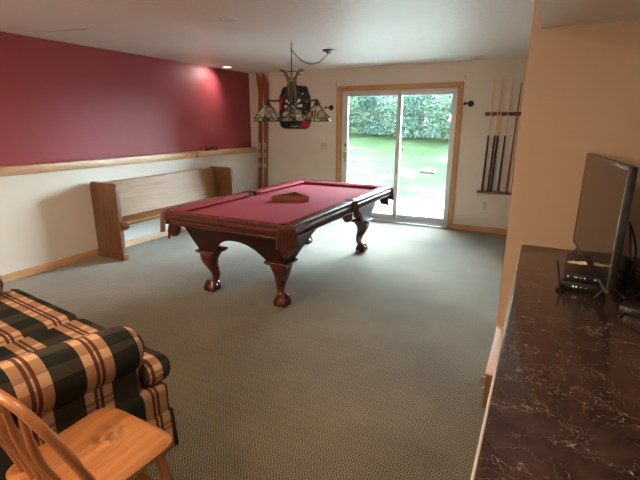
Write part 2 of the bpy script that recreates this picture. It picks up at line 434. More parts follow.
struct('wall_near', MB().box((-1., NY-.05, CZ/2), (7.4, .1, CZ)), 'cream')
struct('ceiling_soffit', MB().box(((-.098+RX)/2, (PY+NY)/2, (2.048+CZ)/2), (RX+.098, PY-NY-.004, CZ-2.048)), 'ceil', label='lowered soffit above the counter')
# ledge board on the left wall, two boards butted
mb = MB(); mb.box((BX-.055, (5.0+BY)/2-.02, 1.074), (.138, BY-5.0-.03, .088), bev=.006)
mb.box((BX-.055, (NY+4.975)/2, 1.074), (.138, 4.985-NY, .088), bev=.006)
struct('trim_1', mb, 'oaky', label='light oak ledge board capping the lower left wall')
def baseb(name, a, b, axis):
    L = abs(b-a); mb = MB()
    pr = [(0, 0), (.016, 0), (.016, .062), (.010, .074), (0, .078)]
    if axis == 'Y': mb.prism([(BX+x, z) for x, z in pr], a, b, 'Y'); return struct(name, mb, 'oaky')
    mb.prism([(BY-x, z) for x, z in pr], a, b, 'X'); return struct(name, mb, 'oak')
baseb('baseboard_left', NY, BY-.017, 'Y'); baseb('baseboard_back', BX+.001, DX0-.062, 'X'); 
b2 = baseb('baseboard_right', DX1+.062, PX-.002, 'X')
# door casing
mb = MB(); cw = .060
mb.box((DX0-cw/2, BY-.009, (DZ+cw)/2), (cw, .018, DZ+cw), bev=.004, mat='oakz')
mb.box((DX1+cw/2, BY-.009, (DZ+cw)/2), (cw, .018, DZ+cw), bev=.004, mat='oakz')
mb.box(((DX0+DX1)/2, BY-.009, DZ+cw/2), (DX1-DX0, .018, cw), bev=.004, mat='oak')
struct('trim_2', mb, label='honey oak casing around the sliding door')
# thin oak jamb strips lining the opening
mb = MB()
mb.box((DX0+.008, BY+.03, DZ/2), (.016, .06, DZ)); mb.box((DX1-.008, BY+.03, DZ/2), (.016, .06, DZ)); mb.box(((DX0+DX1)/2, BY+.03, DZ-.008), (DX1-DX0-.032, .06, .016))
struct('trim_3', mb, 'oakz', label='oak jamb lining inside the door opening')
# sliding door
dr = bpy.data.objects.new('door_1', None); COL.objects.link(dr); dr['kind'] = 'structure'; dr['label'] = 'white two-panel sliding glass patio door'
x0, x1, z1 = DX0+.016, DX1-.016, DZ-.016
mb = MB(); fw = .032
mb.box((x0+fw/2, BY+.09, z1/2), (fw, .10, z1), bev=.004); mb.box((x1-fw/2, BY+.09, z1/2), (fw, .10, z1), bev=.004)
mb.box(((x0+x1)/2, BY+.09, z1-fw/2), (x1-x0-2*fw, .10, fw), bev=.004); mb.box(((x0+x1)/2, BY+.085, .018), (x1-x0-2*fw, .13, .036), bev=.004)
mb.box(((x0+x1)/2, BY+.075, .045), (x1-x0-2*fw, .008, .02)); mb.build('door_frame', 'white', dr)
def panel(xa, xb, y, st, name):
    mb = MB(); za, zb = .037, z1-fw-.001; tr, br = .048, .085
    mb.box((xa+st/2, y, (za+zb)/2), (st, .034, zb-za), bev=.005); mb.box((xb-st/2, y, (za+zb)/2), (st, .034, zb-za), bev=.005)
    mb.box(((xa+xb)/2, y, zb-tr/2), (xb-xa-2*st, .034, tr), bev=.005); mb.box(((xa+xb)/2, y, za+br/2), (xb-xa-2*st, .034, br), bev=.005)
    o = mb.build(name, 'white', dr)
    MB().box(((xa+xb)/2, y, (za+br+zb-tr)/2), (xb-xa-2*st+.01, .008, zb-za-br-tr+.01)).build('glass_pane', 'glass', o)
    return o
pl = panel(x0+fw+.001, -1.985, BY+.066, .068, 'sliding_panel'); pr_ = panel(-2.045, x1-fw-.001, BY+.108, .056, 'fixed_panel')
mb = MB(); mb.box((x0+fw+.036, BY+.045, 1.02), (.022, .012, .20), bev=.005)
mb.tube(bez([(x0+fw+.036, BY+.04, 1.09), (x0+fw+.036, BY-.005, 1.08), (x0+fw+.036, BY-.008, 1.0), (x0+fw+.036, BY+.04, .96)], 6), .008, 8)
h = mb.build('door_handle', 'brass', pl); h['label'] = 'brass pull handle on the sliding panel'
h = MB().box((x0+fw+.036, BY+.04, 1.19), (.02, .02, .05), bev=.005).build('door_latch', 'bronze', pl); h['label'] = 'dark lock thumb-turn above the handle'
MB().box((-1.945, BY+.085, 1.155), (.02, .012, .07), bev=.003).build('screen_latch', 'metal', pr_)
MB().box(((x0+x1)/2, BY-.004, .010), (x1-x0-.01, .055, .018), bev=.004).build('threshold', 'metal', dr)

# ceiling crack, nails
mb = MB(); cp = [(-4.33, 2.80), (-4.20, 2.835), (-4.06, 2.85), (-3.94, 2.885), (-3.84, 2.895)]
mb.tube([(x, y, CZ-.0005) for x, y in cp], [.001, .004, .004, .007, .002], 6, flat=.3)
struct('trim_4', mb, 'crack', label='dark hairline crack in the ceiling')

# ------------------------------------------------------------------ outside
struct('patio_ground', MB().box((-2.2, 7.95, -.09), (9, 2.5, .1)), 'concrete', label='pale concrete patio outside the door')
def gz(x, y):
    t = max(0, y-9.2); s = interp(t, [(0, 0), (1.2, .05), (4, .33), (9, .85), (16, 1.5), (45, 6.0)])
    left = max(0, min(1, (-x-2.2)/5)) ; 
    return -.06+s + left*.25*min(1, t/3) + .06*noise.noise(Vector((x*.8, y*.8, 0)))*min(1, t)
mb = MB(); mb.grid(lambda u, v: Vector((lerp(-30, 14, u), lerp(9.15, 46, v**1.5), gz(lerp(-30, 14, u), lerp(9.15, 46, v**1.5)))), 90, 70)
g = mb.build('grass_hillside', 'grass'); tag(g, 'overexposed green grassy slope rising behind the patio', 'grass', kind='stuff')
def leafy(seed, w, h, n, ls):
    rnd = random.Random(seed); mb = MB()
    lobes = [(Vector((rnd.uniform(-.5, .5)*w, rnd.uniform(-.4, .4)*w, rnd.uniform(.08, .8)*h)), rnd.uniform(.28, .42)*min(w, h)) for _ in range(9)]
    for i in range(n):
        c, r = rnd.choice(lobes); d = Vector((rnd.gauss(0, 1), rnd.gauss(0, 1), rnd.gauss(0, 1))).normalized()
        p = c+d*r*rnd.uniform(.7, 1.05)
        if p.z < 0.02: p.z = rnd.uniform(.02, .5)
        a = Vector((rnd.gauss(0, 1), rnd.gauss(0, 1), rnd.gauss(0, .6))).normalized(); b = a.cross(d+Vector((0, 0, .3)));
        if b.length < 1e-3: continue
        b.normalize(); s = ls*rnd.uniform(.6, 1.3)
        vs = [mb.bm.verts.new(p+q) for q in (a*s, b*s*.5, -a*s, -b*s*.5)]; mb.bm.faces.new(vs)
    return mb
def stem_mb(h, r):
    mb = MB(); mb.tube([(0, 0, -.2), (.03, 0, h*.3), (-.02, .02, h*.7)], [r, r*.8, r*.35], 8)
    for k in range(5):
        a = k*1.3; mb.tube([(0, 0, h*.25+.08*k), (math.cos(a)*h*.2, math.sin(a)*h*.2, h*.6)], [r*.5, r*.2], 6)
    return mb
protos = {}
rnd = random.Random(3)
row = []
for i in range(13): row.append((-12.6+i*.98, 18.4+rnd.uniform(-.6, .7), rnd.uniform(1.9, 2.7), i % 2, 'shrub'))
for i in range(9): row.append((-17.5+i*1.95, 23.5+rnd.uniform(-.7, .9), rnd.uniform(5.2, 6.5), (i+1) % 2, 'tree'))
PL = ['blue-green', 'fresh green']
names_pos = {}
for i, (x, y, h, k, kind) in enumerate(row):
    key = (kind, k)
    lab = ('%s leafy shrub in the thicket at the top of the grassy slope' if kind == 'shrub' else 'tall %s tree behind the shrub thicket up the slope') % PL[k]
    cat = kind; grp = ('%s %ss beyond the lawn' % (PL[k], kind))
    if key not in protos:
        r = thing('leafy_'+kind, lab, cat, (x, y, gz(x, y)), rnd.uniform(0, 6), grp)
        H = 2.3 if kind == 'shrub' else 5.8
        W = 1.35 if kind == 'shrub' else 2.6
        o = leafy(10*k+len(kind), W, H, 3000 if kind == 'shrub' else 2600, .055 if kind == 'shrub' else .14).build('foliage', ['leafa', 'leafb'][k], r, smooth=False)
        stem_mb(H*.85, .04 if kind == 'shrub' else .11).build('trunk', 'bark', r)
        protos[key] = (r, H)
    else:
        r0, H = protos[key]; r = copytree(r0, (x, y, gz(x, y)), (0, 0, rnd.uniform(0, 6)), lab)
    s = h/H; r.scale = (s*1.1, s*1.1, s)
mb = MB(); bmesh.ops.create_icosphere(mb.bm, subdivisions=2, radius=.16)
for v in mb.bm.verts: v.co = Vector((v.co.x*1.5, v.co.y, v.co.z*.6))*(1+.25*noise.noise(v.co*9))
o = mb.build('stone', 'stone', loc=(-2.80, 12.2, gz(-2.8, 12.2)+.05)); tag(o, 'pale rounded rock lying on the grass beyond the patio', 'rock')

# ------------------------------------------------------------------ wall fittings on the back wall
def holdback(x, z, lab):
    t = thing('curtain_holdback', lab, 'curtain holdback', (x, BY, z))
    MX = Matrix.Rotation(PI/2, 4, 'X')
    MB().lathe([(.042, 0), (.042, .008), (.022, .020)], n=16, M4=MX).build('wall_plate', 'bronze', t)
    MB().tube(bez([(0, 0, 0), (0, -.05, 0), (-.02, -.07, 0), (-.065, -.075, 0)], 5), .009, 10).build('arm', 'bronze', t)
    mb = MB(); bmesh.ops.create_uvsphere(mb.bm, u_segments=14, v_segments=8, radius=.02); mb.build('knob', 'bronze', t, loc=(-.07, -.075, 0))
holdback(-3.13, 1.775, 'dark bronze curtain holdback left of the sliding door'); holdback(-.98, 1.80, 'dark bronze curtain holdback right of the sliding door')
def nail(x, z, lab):
    mb = MB(); mb.lathe([(.004, 0), (.004, .02), (.007, .021), (.007, .024)], n=8, M4=Matrix.Rotation(PI/2, 4, 'X'))
    mb.box((0, -.018, -.012), (.004, .004, .03))
    tag(mb.build('curtain_hook', 'bronze', loc=(x, BY, z)), lab, 'hook')
nail(-3.04, 2.125, 'tiny dark hook above the left corner of the door casing'); nail(-1.085, 2.165, 'tiny dark hook above the right corner of the door casing')
t = thing('light_switch', 'ivory light switch plate left of the sliding door', 'light switch', (-3.262, BY, 1.165))
MB().box((0, -.003, 0), (.115, .006, .115), bev=.002).build('switch_plate', 'ivory', t)
for dx in (-.023, .023): MB().box((dx, -.010, .004), (.010, .014, .022), rot=(.4, 0, 0), bev=.002).build('toggle', 'ivory', t)
t = thing('wall_outlet', 'ivory power outlet on the back wall below the cue rack', 'outlet', (-.668, BY, .385))
MB().box((0, -.003, 0), (.072, .006, .115), bev=.002).build('outlet_plate', 'ivory', t)
for dz in (-.021, .021):
    mb = MB(); mb.box((0, -.0075, dz), (.032, .004, .028), bev=.0015, mat='ivory')
    mb.box((-.006, -.0098, dz), (.003, .001, .009), mat='black'); mb.box((.006, -.0098, dz), (.003, .001, .009), mat='black'); mb.build('socket', None, t)

# cue rack
t = thing('cue_rack', 'dark cherry two-bar cue rack on the back wall beside the tan partition', 'cue rack', (-.53, BY, .595))
mb = MB(); mb.box((0, -.045, .0), (.50, .088, .028), bev=.006); mb.build('lower_shelf', 'rackbar', t)
mb = MB(); mb.box((0, -.012, 1.065), (.50, .022, .05), bev=.004); mb.box((0, -.04, 1.07), (.50, .04, .018), bev=.004)
mb.build('upper_bar', 'rackbar', t)
for k in range(6):
    mb = MB(); xx = -.20+k*.08; mb.tube([(xx+math.cos(a)*.016, -.062+math.sin(a)*.012, 1.07) for a in [2*PI*i/12 for i in range(12)]], .004, 6, closed=True)
    mb.build('cue_clip', 'black', t)
# cues: x top, x bottom
def cue(xb, xt, z0, L, butt, buttmat, shaftmat, lab):
    t = thing('pool_cue', lab, 'pool cue', (xb, BY-.052, z0), 0, None)
    tilt = (xt-xb)/L
    P = lambda z: (tilt*z, 0, z)
    MB().tube([P(0), P(.01), P(butt)], [.012, .0155, .0115], 12).build('butt', buttmat, t)
    MB().tube([P(butt), P(L-.03)], [.0110, .0066], 12).build('shaft', shaftmat, t)
    MB().tube([P(L-.03), P(L-.008), P(L)], [.0066, .0064, .005], 10).build('tip', 'ivory', t)
    MB().tube([P(-.0), P(.012)], [.011, .0158], 12).build('bumper', 'black', t)
Z0 = .610
cue(-.716, -.692, Z0, 1.49, .765, 'cuebutt', 'cuewood', 'black-butted pool cue at the left end of the wall rack')
cue(-.640, -.604, Z0, 1.49, .765, 'cuebutt', 'cuewood', 'black-butted pool cue, left one of the close middle pair')
cue(-.602, -.562, Z0, 1.49, .765, 'cuebutt', 'cuewood', 'black-butted pool cue, right one of the close middle pair')
cue(-.506, -.476, Z0, 1.49, .765, 'cuebutt', 'cuewood', 'black-butted pool cue standing alone right of the close pair')
cue(-.398, -.362, Z0, 1.47, .60, 'cuered', 'cuered', 'reddish-brown pool cue next to the right end of the rack')
cue(-.345, -.310, Z0, 1.48, .60, 'cuewood', 'cuewood', 'pale all-maple pool cue at the right end of the rack')

# dartboard on jar-shaped backboard
t = thing('dartboard', 'cream and black dartboard on a black and red jar-shaped backboard', 'dartboard', (-3.80, BY, 1.775))
def rr(w, h, r, n=6):
    o = []
    for cx, cy, a0 in ((w/2-r, h/2-r, 0), (-w/2+r, h/2-r, 90), (-w/2+r, -h/2+r, 180), (w/2-r, -h/2+r, 270)):
        for k in range(n+1):
            a = math.radians(a0+90*k/n); o.append((cx+r*math.cos(a), cy+r*math.sin(a)))
    return o
body = [(-.21, -.335), (.21, -.335), (.27, -.30), (.30, -.24), (.30, .16), (.29, .20), (.255, .23), (.245, .26), (.245, .30), (.22, .335), (.10, .352), (-.10, .352), (-.22, .335), (-.245, .30), (-.245, .26), (-.255, .23), (-.29, .20), (-.30, .16), (-.30, -.24), (-.27, -.30)]
MB().prism(body, -.03, -.001, 'Y', bev=.006).build('backboard', 'matteblack', t)
o = MB().prism([(-.293, -.02), (-.293, .15), (-.27, .19), (-.12, .21), (-.16, .05), (-.235, -.03)], -.034, -.029, 'Y').build('red_panel', 'boardred', t); o['label'] = 'bright red patch at the upper left of the backboard'
o = MB().prism([(.293, -.13), (.293, -.26), (.25, -.31), (.09, -.31), (.13, -.24), (.22, -.18)], -.034, -.029, 'Y').build('red_panel', 'boardred', t); o['label'] = 'bright red patch at the lower right of the backboard'
MB().prism([(-.23, .255), (.23, .255), (.22, .30), (-.22, .30)], -.036, -.029, 'Y').build('neck_band', 'boardblack', t)
for (xa, za) in ((-.05, -.29), (0.0, -.295), (.05, -.29), (.15, .24), (.19, .23), (.17, .1)):
    pass
mb = MB()
for (xa, za, ww) in ((-.05, -.29, .03), (0.0, -.298, .035), (.05, -.29, .03), (.16, .225, .05), (.24, .10, .03), (.22, -.06, .03)):
    MB().box((xa, -.032, za), (ww, .004, .012), rot=(0, random.uniform(-.4, .4), 0)).build('white_marking', 'trimwhite', t)
MX = Matrix.Rotation(PI/2, 4, 'X')
db = MB().lathe([(.225, .03), (.225, .062), (.218, .066)], n=48, M4=MX, c=(0, 0, .03)).build('board_face', 'boardblack', t)
mb = MB()
for k in range(20):
    if k % 2: continue
    a0, a1 = math.radians(k*18-7), math.radians(k*18+11)
    def arc(r0, r1):
        return [(r0*math.cos(a0), 0.03+r0*math.sin(a0)), (r1*math.cos(a0), 0.03+r1*math.sin(a0)), (r1*math.cos((a0+a1)/2), 0.03+r1*math.sin((a0+a1)/2)), (r1*math.cos(a1), 0.03+r1*math.sin(a1)), (r0*math.cos(a1), 0.03+r0*math.sin(a1))]
    mb.prism(arc(.04, .172), -.0685, -.066, 'Y')
mb.build('cream_segments', 'boardcream', db)
MB().lathe([(.022, .066), (.022, .070)], n=20, M4=MX, c=(0, 0, .03)).build('bullseye', 'boardred', db)

# skis standing in the corner
def ski(x, lab, lean):
    t = thing('wooden_ski', lab, 'ski', (x, BY-.06, 0), 0, None)
    mb = MB(); pts = []; secs = []
    for i in range(40):
        s = i/39; z = s*2.335; yy = -.0
        if z < .1: yy = -.10*(1-z/.1)**2*.5
        if z > 1.98: yy = -.05*((z-1.98)/.28)**2
        hw = interp(s, [(0, .040), (.05, .046), (.45, .040), (.8, .046), (.9, .052), (.975, .046), (1., .018)])
        pts.append((lean*s-.010*max(0, (z-2.0)/.33)**2, yy+.035*s, z)); secs.append([(-hw, -.006), (hw, -.006), (hw*.8, .008), (-hw*.8, .008)])
    mb.sweep(pts, secs, fixed=(Vector((1, 0, 0)), Vector((0, -1, 0)))); mb.build('ski_board', 'ski', t)
    fx = lambda z: (lean*z/2.26, .035*z/2.26)
    for z, nm in ((.98, 'toe_binding'), (.80, 'heel_binding')):
        X, Y = fx(z); mb = MB(); mb.box((X, Y-.016, z), (.06, .012, .07), bev=.004)
        mb.tube(bez([(X-.035, Y-.02, z-.03), (X-.03, Y-.05, z), (X, Y-.06, z+.02), (X+.03, Y-.05, z), (X+.035, Y-.02, z-.03)], 5), .005, 6)
        mb.build(nm, 'metal', t)
    X, Y = fx(1.14); MB().box((X, Y-.018, 1.14), (.03, .018, .12), bev=.004).build('cable_clamp', 'metal', t)
ski(-4.545, 'reddish wooden ski nearest the corner, left one of the pair', .08)
ski(-4.42, 'reddish wooden ski, right one of the pair by the corner', .07)

# remote on the ledge
t = thing('small_gadget', 'small black clip-like gadget lying on the oak ledge', 'gadget', (BX-.03, 5.36, 1.1185), 0)
MB().box((0, 0, .006), (.045, .26, .018), bev=.004).build('base', 'black', t)
MB().box((0, .0, .038), (.04, .24, .022), rot=(.06, 0, 0), bev=.005).build('arm', 'black', t)

# ------------------------------------------------------------------ ceiling lights
def can(x, y, lens, lab, spot=None):
    t = thing('recessed_ceiling_light', lab, 'ceiling light', (x, y, CZ))
    MB().lathe([(.060, .004), (.066, -.012), (.088, -.012), (.094, -.004), (.094, .002)], n=28).build('trim_ring', 'trimwhite', t) if False else None
    mb = MB(); n = 32; prof = [(.066, .0), (.064, -.010), (.070, -.014), (.088, -.012), (.096, -.003), (.096, .0)]
    rings = [[mb.bm.verts.new((r*math.cos(2*PI*j/n), r*math.sin(2*PI*j/n), z)) for j in range(n)] for r, z in prof]
    for a, b in zip(rings, rings[1:]+rings[:1]):
        for j in range(n): mb.bm.faces.new((a[j], a[(j+1) % n], b[(j+1) % n], b[j]))
    mb.build('trim_ring', 'trimwhite', t)
    MB().lathe([(.064, -.001), (.060, -.006), (.04, -.010), (.01, -.012)], n=24).build('lens', lens, t)
    return t
can(-2.459, 3.133, 'lamp_off', 'unlit recessed ceiling light nearest the front of the ceiling')
can(-4.45, 5.62, 'lamp_on', 'lit recessed ceiling light close to the red wall')
can(-.914, 6.256, 'lamp_off', 'recessed ceiling light above the cue rack side of the back wall')
def lamp(kind, name, loc, energy, color, size=.12, rot=None, spot=None, blend=.5):
    l = bpy.data.lights.new(name, kind); l.energy = energy; l.color = color
    if kind == 'SPOT': l.spot_size = spot; l.spot_blend = blend; l.shadow_soft_size = size
    elif kind == 'AREA': l.size = size; l.shape = 'DISK'
    else: l.shadow_soft_size = size
    o = bpy.data.objects.new(name, l); COL.objects.link(o); o.location = loc
    if rot: o.rotation_euler = rot
    return o
d = Vector((-4.72, 5.25, 1.80))-Vector((-4.45, 5.62, CZ-.03))
lamp('SPOT', 'wall_spot_light', (-4.45, 5.62, CZ-.03), SPOT_W, (1., .9, .82), .05, d.to_track_quat('-Z', 'Y').to_euler(), 2.5, 1.)
WARM = (1., .70, .42)
for x, y, wl in ((-1.0, .9, 'over the wooden chair'), (-3.2, .9, 'over the far end of the loveseat'), (-1.0, -1.3, 'behind the camera beside the soffit'), (-3.2, -1.3, 'behind the camera near the red wall')):
    can(x, y, 'lamp_warm', 'lit warm recessed ceiling light %s' % wl)
    lamp('AREA', 'ceiling_lamp_light', (x, y, CZ-.02), CAN_W, WARM, .13)

# unseen floor lamp added behind the camera to brighten ceiling and walls
t = thing('fill_floor_lamp', 'added fill lamp with a round frosted globe on a pole, unseen behind the loveseat', 'floor lamp', (-2.6, -.9, 0))
MB().lathe([(.14, 0), (.14, .015), (.03, .03), (.012, .05), (.012, 1.5), (.05, 1.53), (.05, 1.55)], n=28).build('pole', 'bronze', t)
mb = MB(); bmesh.ops.create_uvsphere(mb.bm, u_segments=24, v_segments=14, radius=.15)
mb.build('globe', 'globe', t, loc=(0, 0, 1.69))
# pool lamp
LX, LY = -2.47, 4.19
t = thing('pool_table_lamp', 'three-shade stained glass lamp hanging over the pool table', 'hanging lamp', (LX, LY, 0), math.radians(16))
mb = MB(); mb.tube([(0, 0, 1.93), (0, 0, 2.27)], .006, 8); mb.build('rod', 'bronze', t)
for sx in (-1, 1):
    mb = MB(); mb.sweep(bez([(sx*.125, 0, 2.068), (sx*.085, 0, 2.062), (sx*.052, 0, 2.01), (sx*.030, 0, 1.92), (sx*.035, 0, 1.80)], 8), [(-.012, -.018), (.012, -.018), (.012, .018), (-.012, .018)], up=Vector((0, 1, 0)))
    mb.tube(bez([(0, 0, 2.06), (sx*.05, 0, 2.055), (sx*.085, 0, 2.02), (sx*.10, 0, 2.03)], 6), .006, 6)
    mb.build('horn', 'bronze', t)
mb = MB(); mb.lathe([(.012, 1.96), (.024, 1.95), (.026, 1.88), (.032, 1.80), (.026, 1.76), (.03, 1.73), (.015, 1.70)], n=16); mb.build('stem_body', 'bronze', t)
for sx in (-1, 1):
    mb = MB(); mb.tube(bez([(sx*.02, 0, 2.0), (sx*.048, 0, 1.91), (sx*.085, 0, 1.82), (sx*.14, 0, 1.768), (sx*.21, 0, 1.765), (sx*.272, 0, 1.772)], 6), .010, 8)
    mb.tube(bez([(sx*.03, 0, 1.80), (sx*.05, 0, 1.72), (sx*.02, 0, 1.70)], 5), .006, 6)
    mb.build('arm', 'bronze', t)
def pool_shade(cx, cy, ang=0):
    ns = 6
    def ring(r, z): return [Vector((cx+r*math.cos(2*PI*(k+.5)/ns+ang), cy+r*math.sin(2*PI*(k+.5)/ns+ang), z)) for k in range(ns)]
    top, mid, bot = ring(.028, 1.725), ring(.155, 1.585), ring(.160, 1.552)
    mb = MB()
    inn = [[v+Vector((cx-v.x, cy-v.y, 0))*.03 for v in rr_] for rr_ in (top, mid, bot)]
    V = [[mb.bm.verts.new(v) for v in q] for q in (top, mid, bot, inn[2], inn[1], inn[0])]
    for a, b in zip(V, V[1:]+V[:1]):
        for j in range(ns): mb.bm.faces.new((a[j], a[(j+1) % ns], b[(j+1) % ns], b[j]))
    o = mb.build('lamp_shade', 'stained', t, smooth=False)
    mb = MB()
    for j in range(ns):
        mb.tube([top[j], mid[j], bot[j]], .0045, 6); mb.tube([mid[j], mid[(j+1) % ns]], .0035, 6); mb.tube([bot[j], bot[(j+1) % ns]], .005, 6)
        for (p, q) in ((.25, .5), (.75, .5)):
            mb.tube([bot[j].lerp(bot[(j+1) % ns], p), mid[j].lerp(mid[(j+1) % ns], p)], .002, 5)
    mb.lathe([(.034, 1.715), (.038, 1.73), (.022, 1.75), (.014, 1.775), (.006, 1.78)], (cx, cy, 0), 12)
    mb.build('lead_frame', 'bronze', o)
    MB().lathe([(.01, 1.71), (.012, 1.68), (.028, 1.645), (.03, 1.62), (.018, 1.595), (.004, 1.59)], (cx, cy, 0), 14).build('bulb', 'lamp_off', o)
pool_shade(-.272, 0); pool_shade(.272, 0); pool_shade(0, 0)
# rotate-free world helper for chain: local coordinates
def chain(pts, t, r=.009, step=.021, wire=.0022):
    pts = [Vector(p) for p in pts]; L = [0]
    for a, b in zip(pts, pts[1:]): L.append(L[-1]+(b-a).length)
    def at(s):
        for i in range(len(pts)-1):
            if s <= L[i+1] or i == len(pts)-2:
                q = (s-L[i])/max(1e-6, L[i+1]-L[i]); return pts[i].lerp(pts[i+1], q), (pts[i+1]-pts[i]).normalized()
    s = 0; k = 0; mb = MB()
    while s < L[-1]:
        p, T = at(s); A = T.cross(Vector((0, 0, 1)));
        if A.length < .1: A = T.cross(Vector((1, 0, 0)))
        A.normalize(); B = T.cross(A); D = A if k % 2 else B
        mb.tube([p+T*math.cos(a)*r*1.5+D*math.sin(a)*r for a in [2*PI*i/8 for i in range(8)]], wire, 5, closed=True); s += step; k += 1
    return mb
ch = chain([(0, 0, 2.27), (0, 0, CZ-.03)], t); ch.build('top_chain', 'bronze', t)
mb = MB(); mb.tube(bez([(0, 0, CZ), (0, 0, CZ-.02), (.012, 0, CZ-.035), (.0, 0, CZ-.045), (-.010, 0, CZ-.035)], 5), .003, 6); mb.build('ceiling_hook', 'bronze', t)
ti = Matrix.Rotation(-math.radians(16), 3, 'Z'); CN = ti @ Vector((-2.392-LX, 4.92-LY, CZ))
CN.z = CZ
a0 = Vector((0, 0, 2.27)); pts = []
for i in range(25):
    s = i/24; p = a0.lerp(CN+Vector((0, 0, -.03)), s); p.z -= .13*4*s*(1-s); pts.append(p)
chain(pts, t).build('swag_chain', 'bronze', t)
MB().lathe([(.004, CZ-.045), (.02, CZ-.04), (.055, CZ-.018), (.075, CZ-.010), (.078, CZ-.0005)], (CN.x, CN.y, 0), 24).build('canopy', 'bronze', t)

# ------------------------------------------------------------------ pool table
TX, TY = -2.245, 3.865; HX, HY, TZ = .660, 1.255, .80
t = thing('pool_table', 'mahogany pool table with red cloth, leather pockets and claw feet', 'pool table', (TX, TY, 0))
RW = .105; bedz = .757
o = MB().box((0, 0, bedz-.02), (2*(HX-RW+.02), 2*(HY-RW+.02), .04)).build('playing_surface', 'cloth', t)
# rails: profile (outward distance u from outer edge inward negative, z)
prof = [(-RW, TZ-.004), (-RW, bedz-.035), (-.03, bedz-.035), (-.02, TZ-.108), (.0, TZ-.105), (.006, TZ-.097), (.002, TZ-.088), (-.012, TZ-.082), (-.012, TZ-.068), (.0, TZ-.060), (.004, TZ-.046), (-.006, TZ-.036), (-.008, TZ-.026), (.002, TZ-.020), (.003, TZ-.008), (-.006, TZ)]
def rail(a, b, side):   # side: 'N','S','E','W'
    mb = MB()
    def P(u, z, s):
        return {'S': (s, -HY-u, z), 'N': (s, HY+u, z), 'E': (HX+u, s, z), 'W': (-HX-u, s, z)}[side]
    A = [mb.bm.verts.new(P(u, z, a)) for u, z in prof]; B = [mb.bm.verts.new(P(u, z, b)) for u, z in prof]
    n = len(prof); mb.bm.faces.new(A); mb.bm.faces.new(B[::-1])
    for j in range(n): mb.bm.faces.new((A[j], A[(j+1) % n], B[(j+1) % n], B[j]))
    r_ = mb.build('rail', 'mahogx' if side in 'SN' else 'mahog', t, angle=25)
    # sights (pearl dots)
    L = b-a
    for k in (1, 2, 3):
        s = a+L*k/4; p = P(-.045, TZ-.0018, s)
        MB().lathe([(.006, 0), (.006, .0005)], p, 10).build('sight', 'ivory', r_)
    # cushion: red cloth
    mb = MB(); cs = [(-RW+.032, TZ-.0035), (-RW-.03, TZ-.008), (-RW-.048, TZ-.016), (-RW-.02, bedz), (-RW+.002, bedz-.0)]
    e = .05
    A = [mb.bm.verts.new(P(u, z, a+(0 if i in (0, 4) else e))) for i, (u, z) in enumerate(cs)]; B = [mb.bm.verts.new(P(u, z, b-(0 if i in (0, 4) else e))) for i, (u, z) in enumerate(cs)]
    A[0].co = Vector(P(cs[0][0], TZ+.0008, a)); B[0].co = Vector(P(cs[0][0], TZ+.0008, b))
    for arr in (A, B):
        pass
    n = 5; mb.bm.faces.new(A); mb.bm.faces.new(B[::-1])
    for j in range(n): mb.bm.faces.new((A[j], A[(j+1) % n], B[(j+1) % n], B[j]))
    mb.build('cushion', 'cloth', t)
cut = .095
rail(-HX+cut, HX-cut, 'S'); rail(-HX+cut, HX-cut, 'N')
for s in 'EW': rail(-HY+cut, -.065, s); rail(.065, HY-cut, s)
# corner pockets
def basket(c, r, h, parent):
    mb = MB(); cx, cy, z = c; n = 14
    mb.lathe([(r*.55, z-h), (r*.9, z-h*.75), (r, z-h*.35), (r*.85, z)], (cx, cy, 0), n)
    for k in range(n):
        a = 2*PI*k/n; mb.tube([(cx+r*.88*math.cos(a), cy+r*.88*math.sin(a), z), (cx+r*1.04*math.cos(a), cy+r*1.04*math.sin(a), z-h*.35), (cx+r*.9*math.cos(a), cy+r*.9*math.sin(a), z-h*.78), (cx+r*.5*math.cos(a), cy+r*.5*math.sin(a), z-h*1.03)], .004, 5)
    mb.build('pocket_net', 'leather', parent)
def fringe(c, ang, w, h, parent, bow=.03):
    """fluted leather skirt facing direction ang"""
    d = Vector((math.cos(ang), math.sin(ang), 0)); s_ = Vector((-math.sin(ang), math.cos(ang), 0)); c = Vector(c)
    mb = MB(); n = 66
    def f(u, v):
        a = (u-.5)*2; flare = 1+.22*v
        fl = .0105*math.sin(u*2*PI*10)*min(1, v*4)
        return c+s_*(a*w/2*flare)+d*(bow*(1-a*a)+.006*v+fl+.012*v)+Vector((0, 0, -h*v-(.012*(1-a*a)*v)))
    mb.grid(f, n, 8)
    bm = mb.bm; geo = bmesh.ops.extrude_face_region(bm, geom=bm.faces[:])
    for v in geo['geom']:
        if isinstance(v, bmesh.types.BMVert): v.co -= d*.006
    mb.build('fringe', 'leather', parent, angle=60)
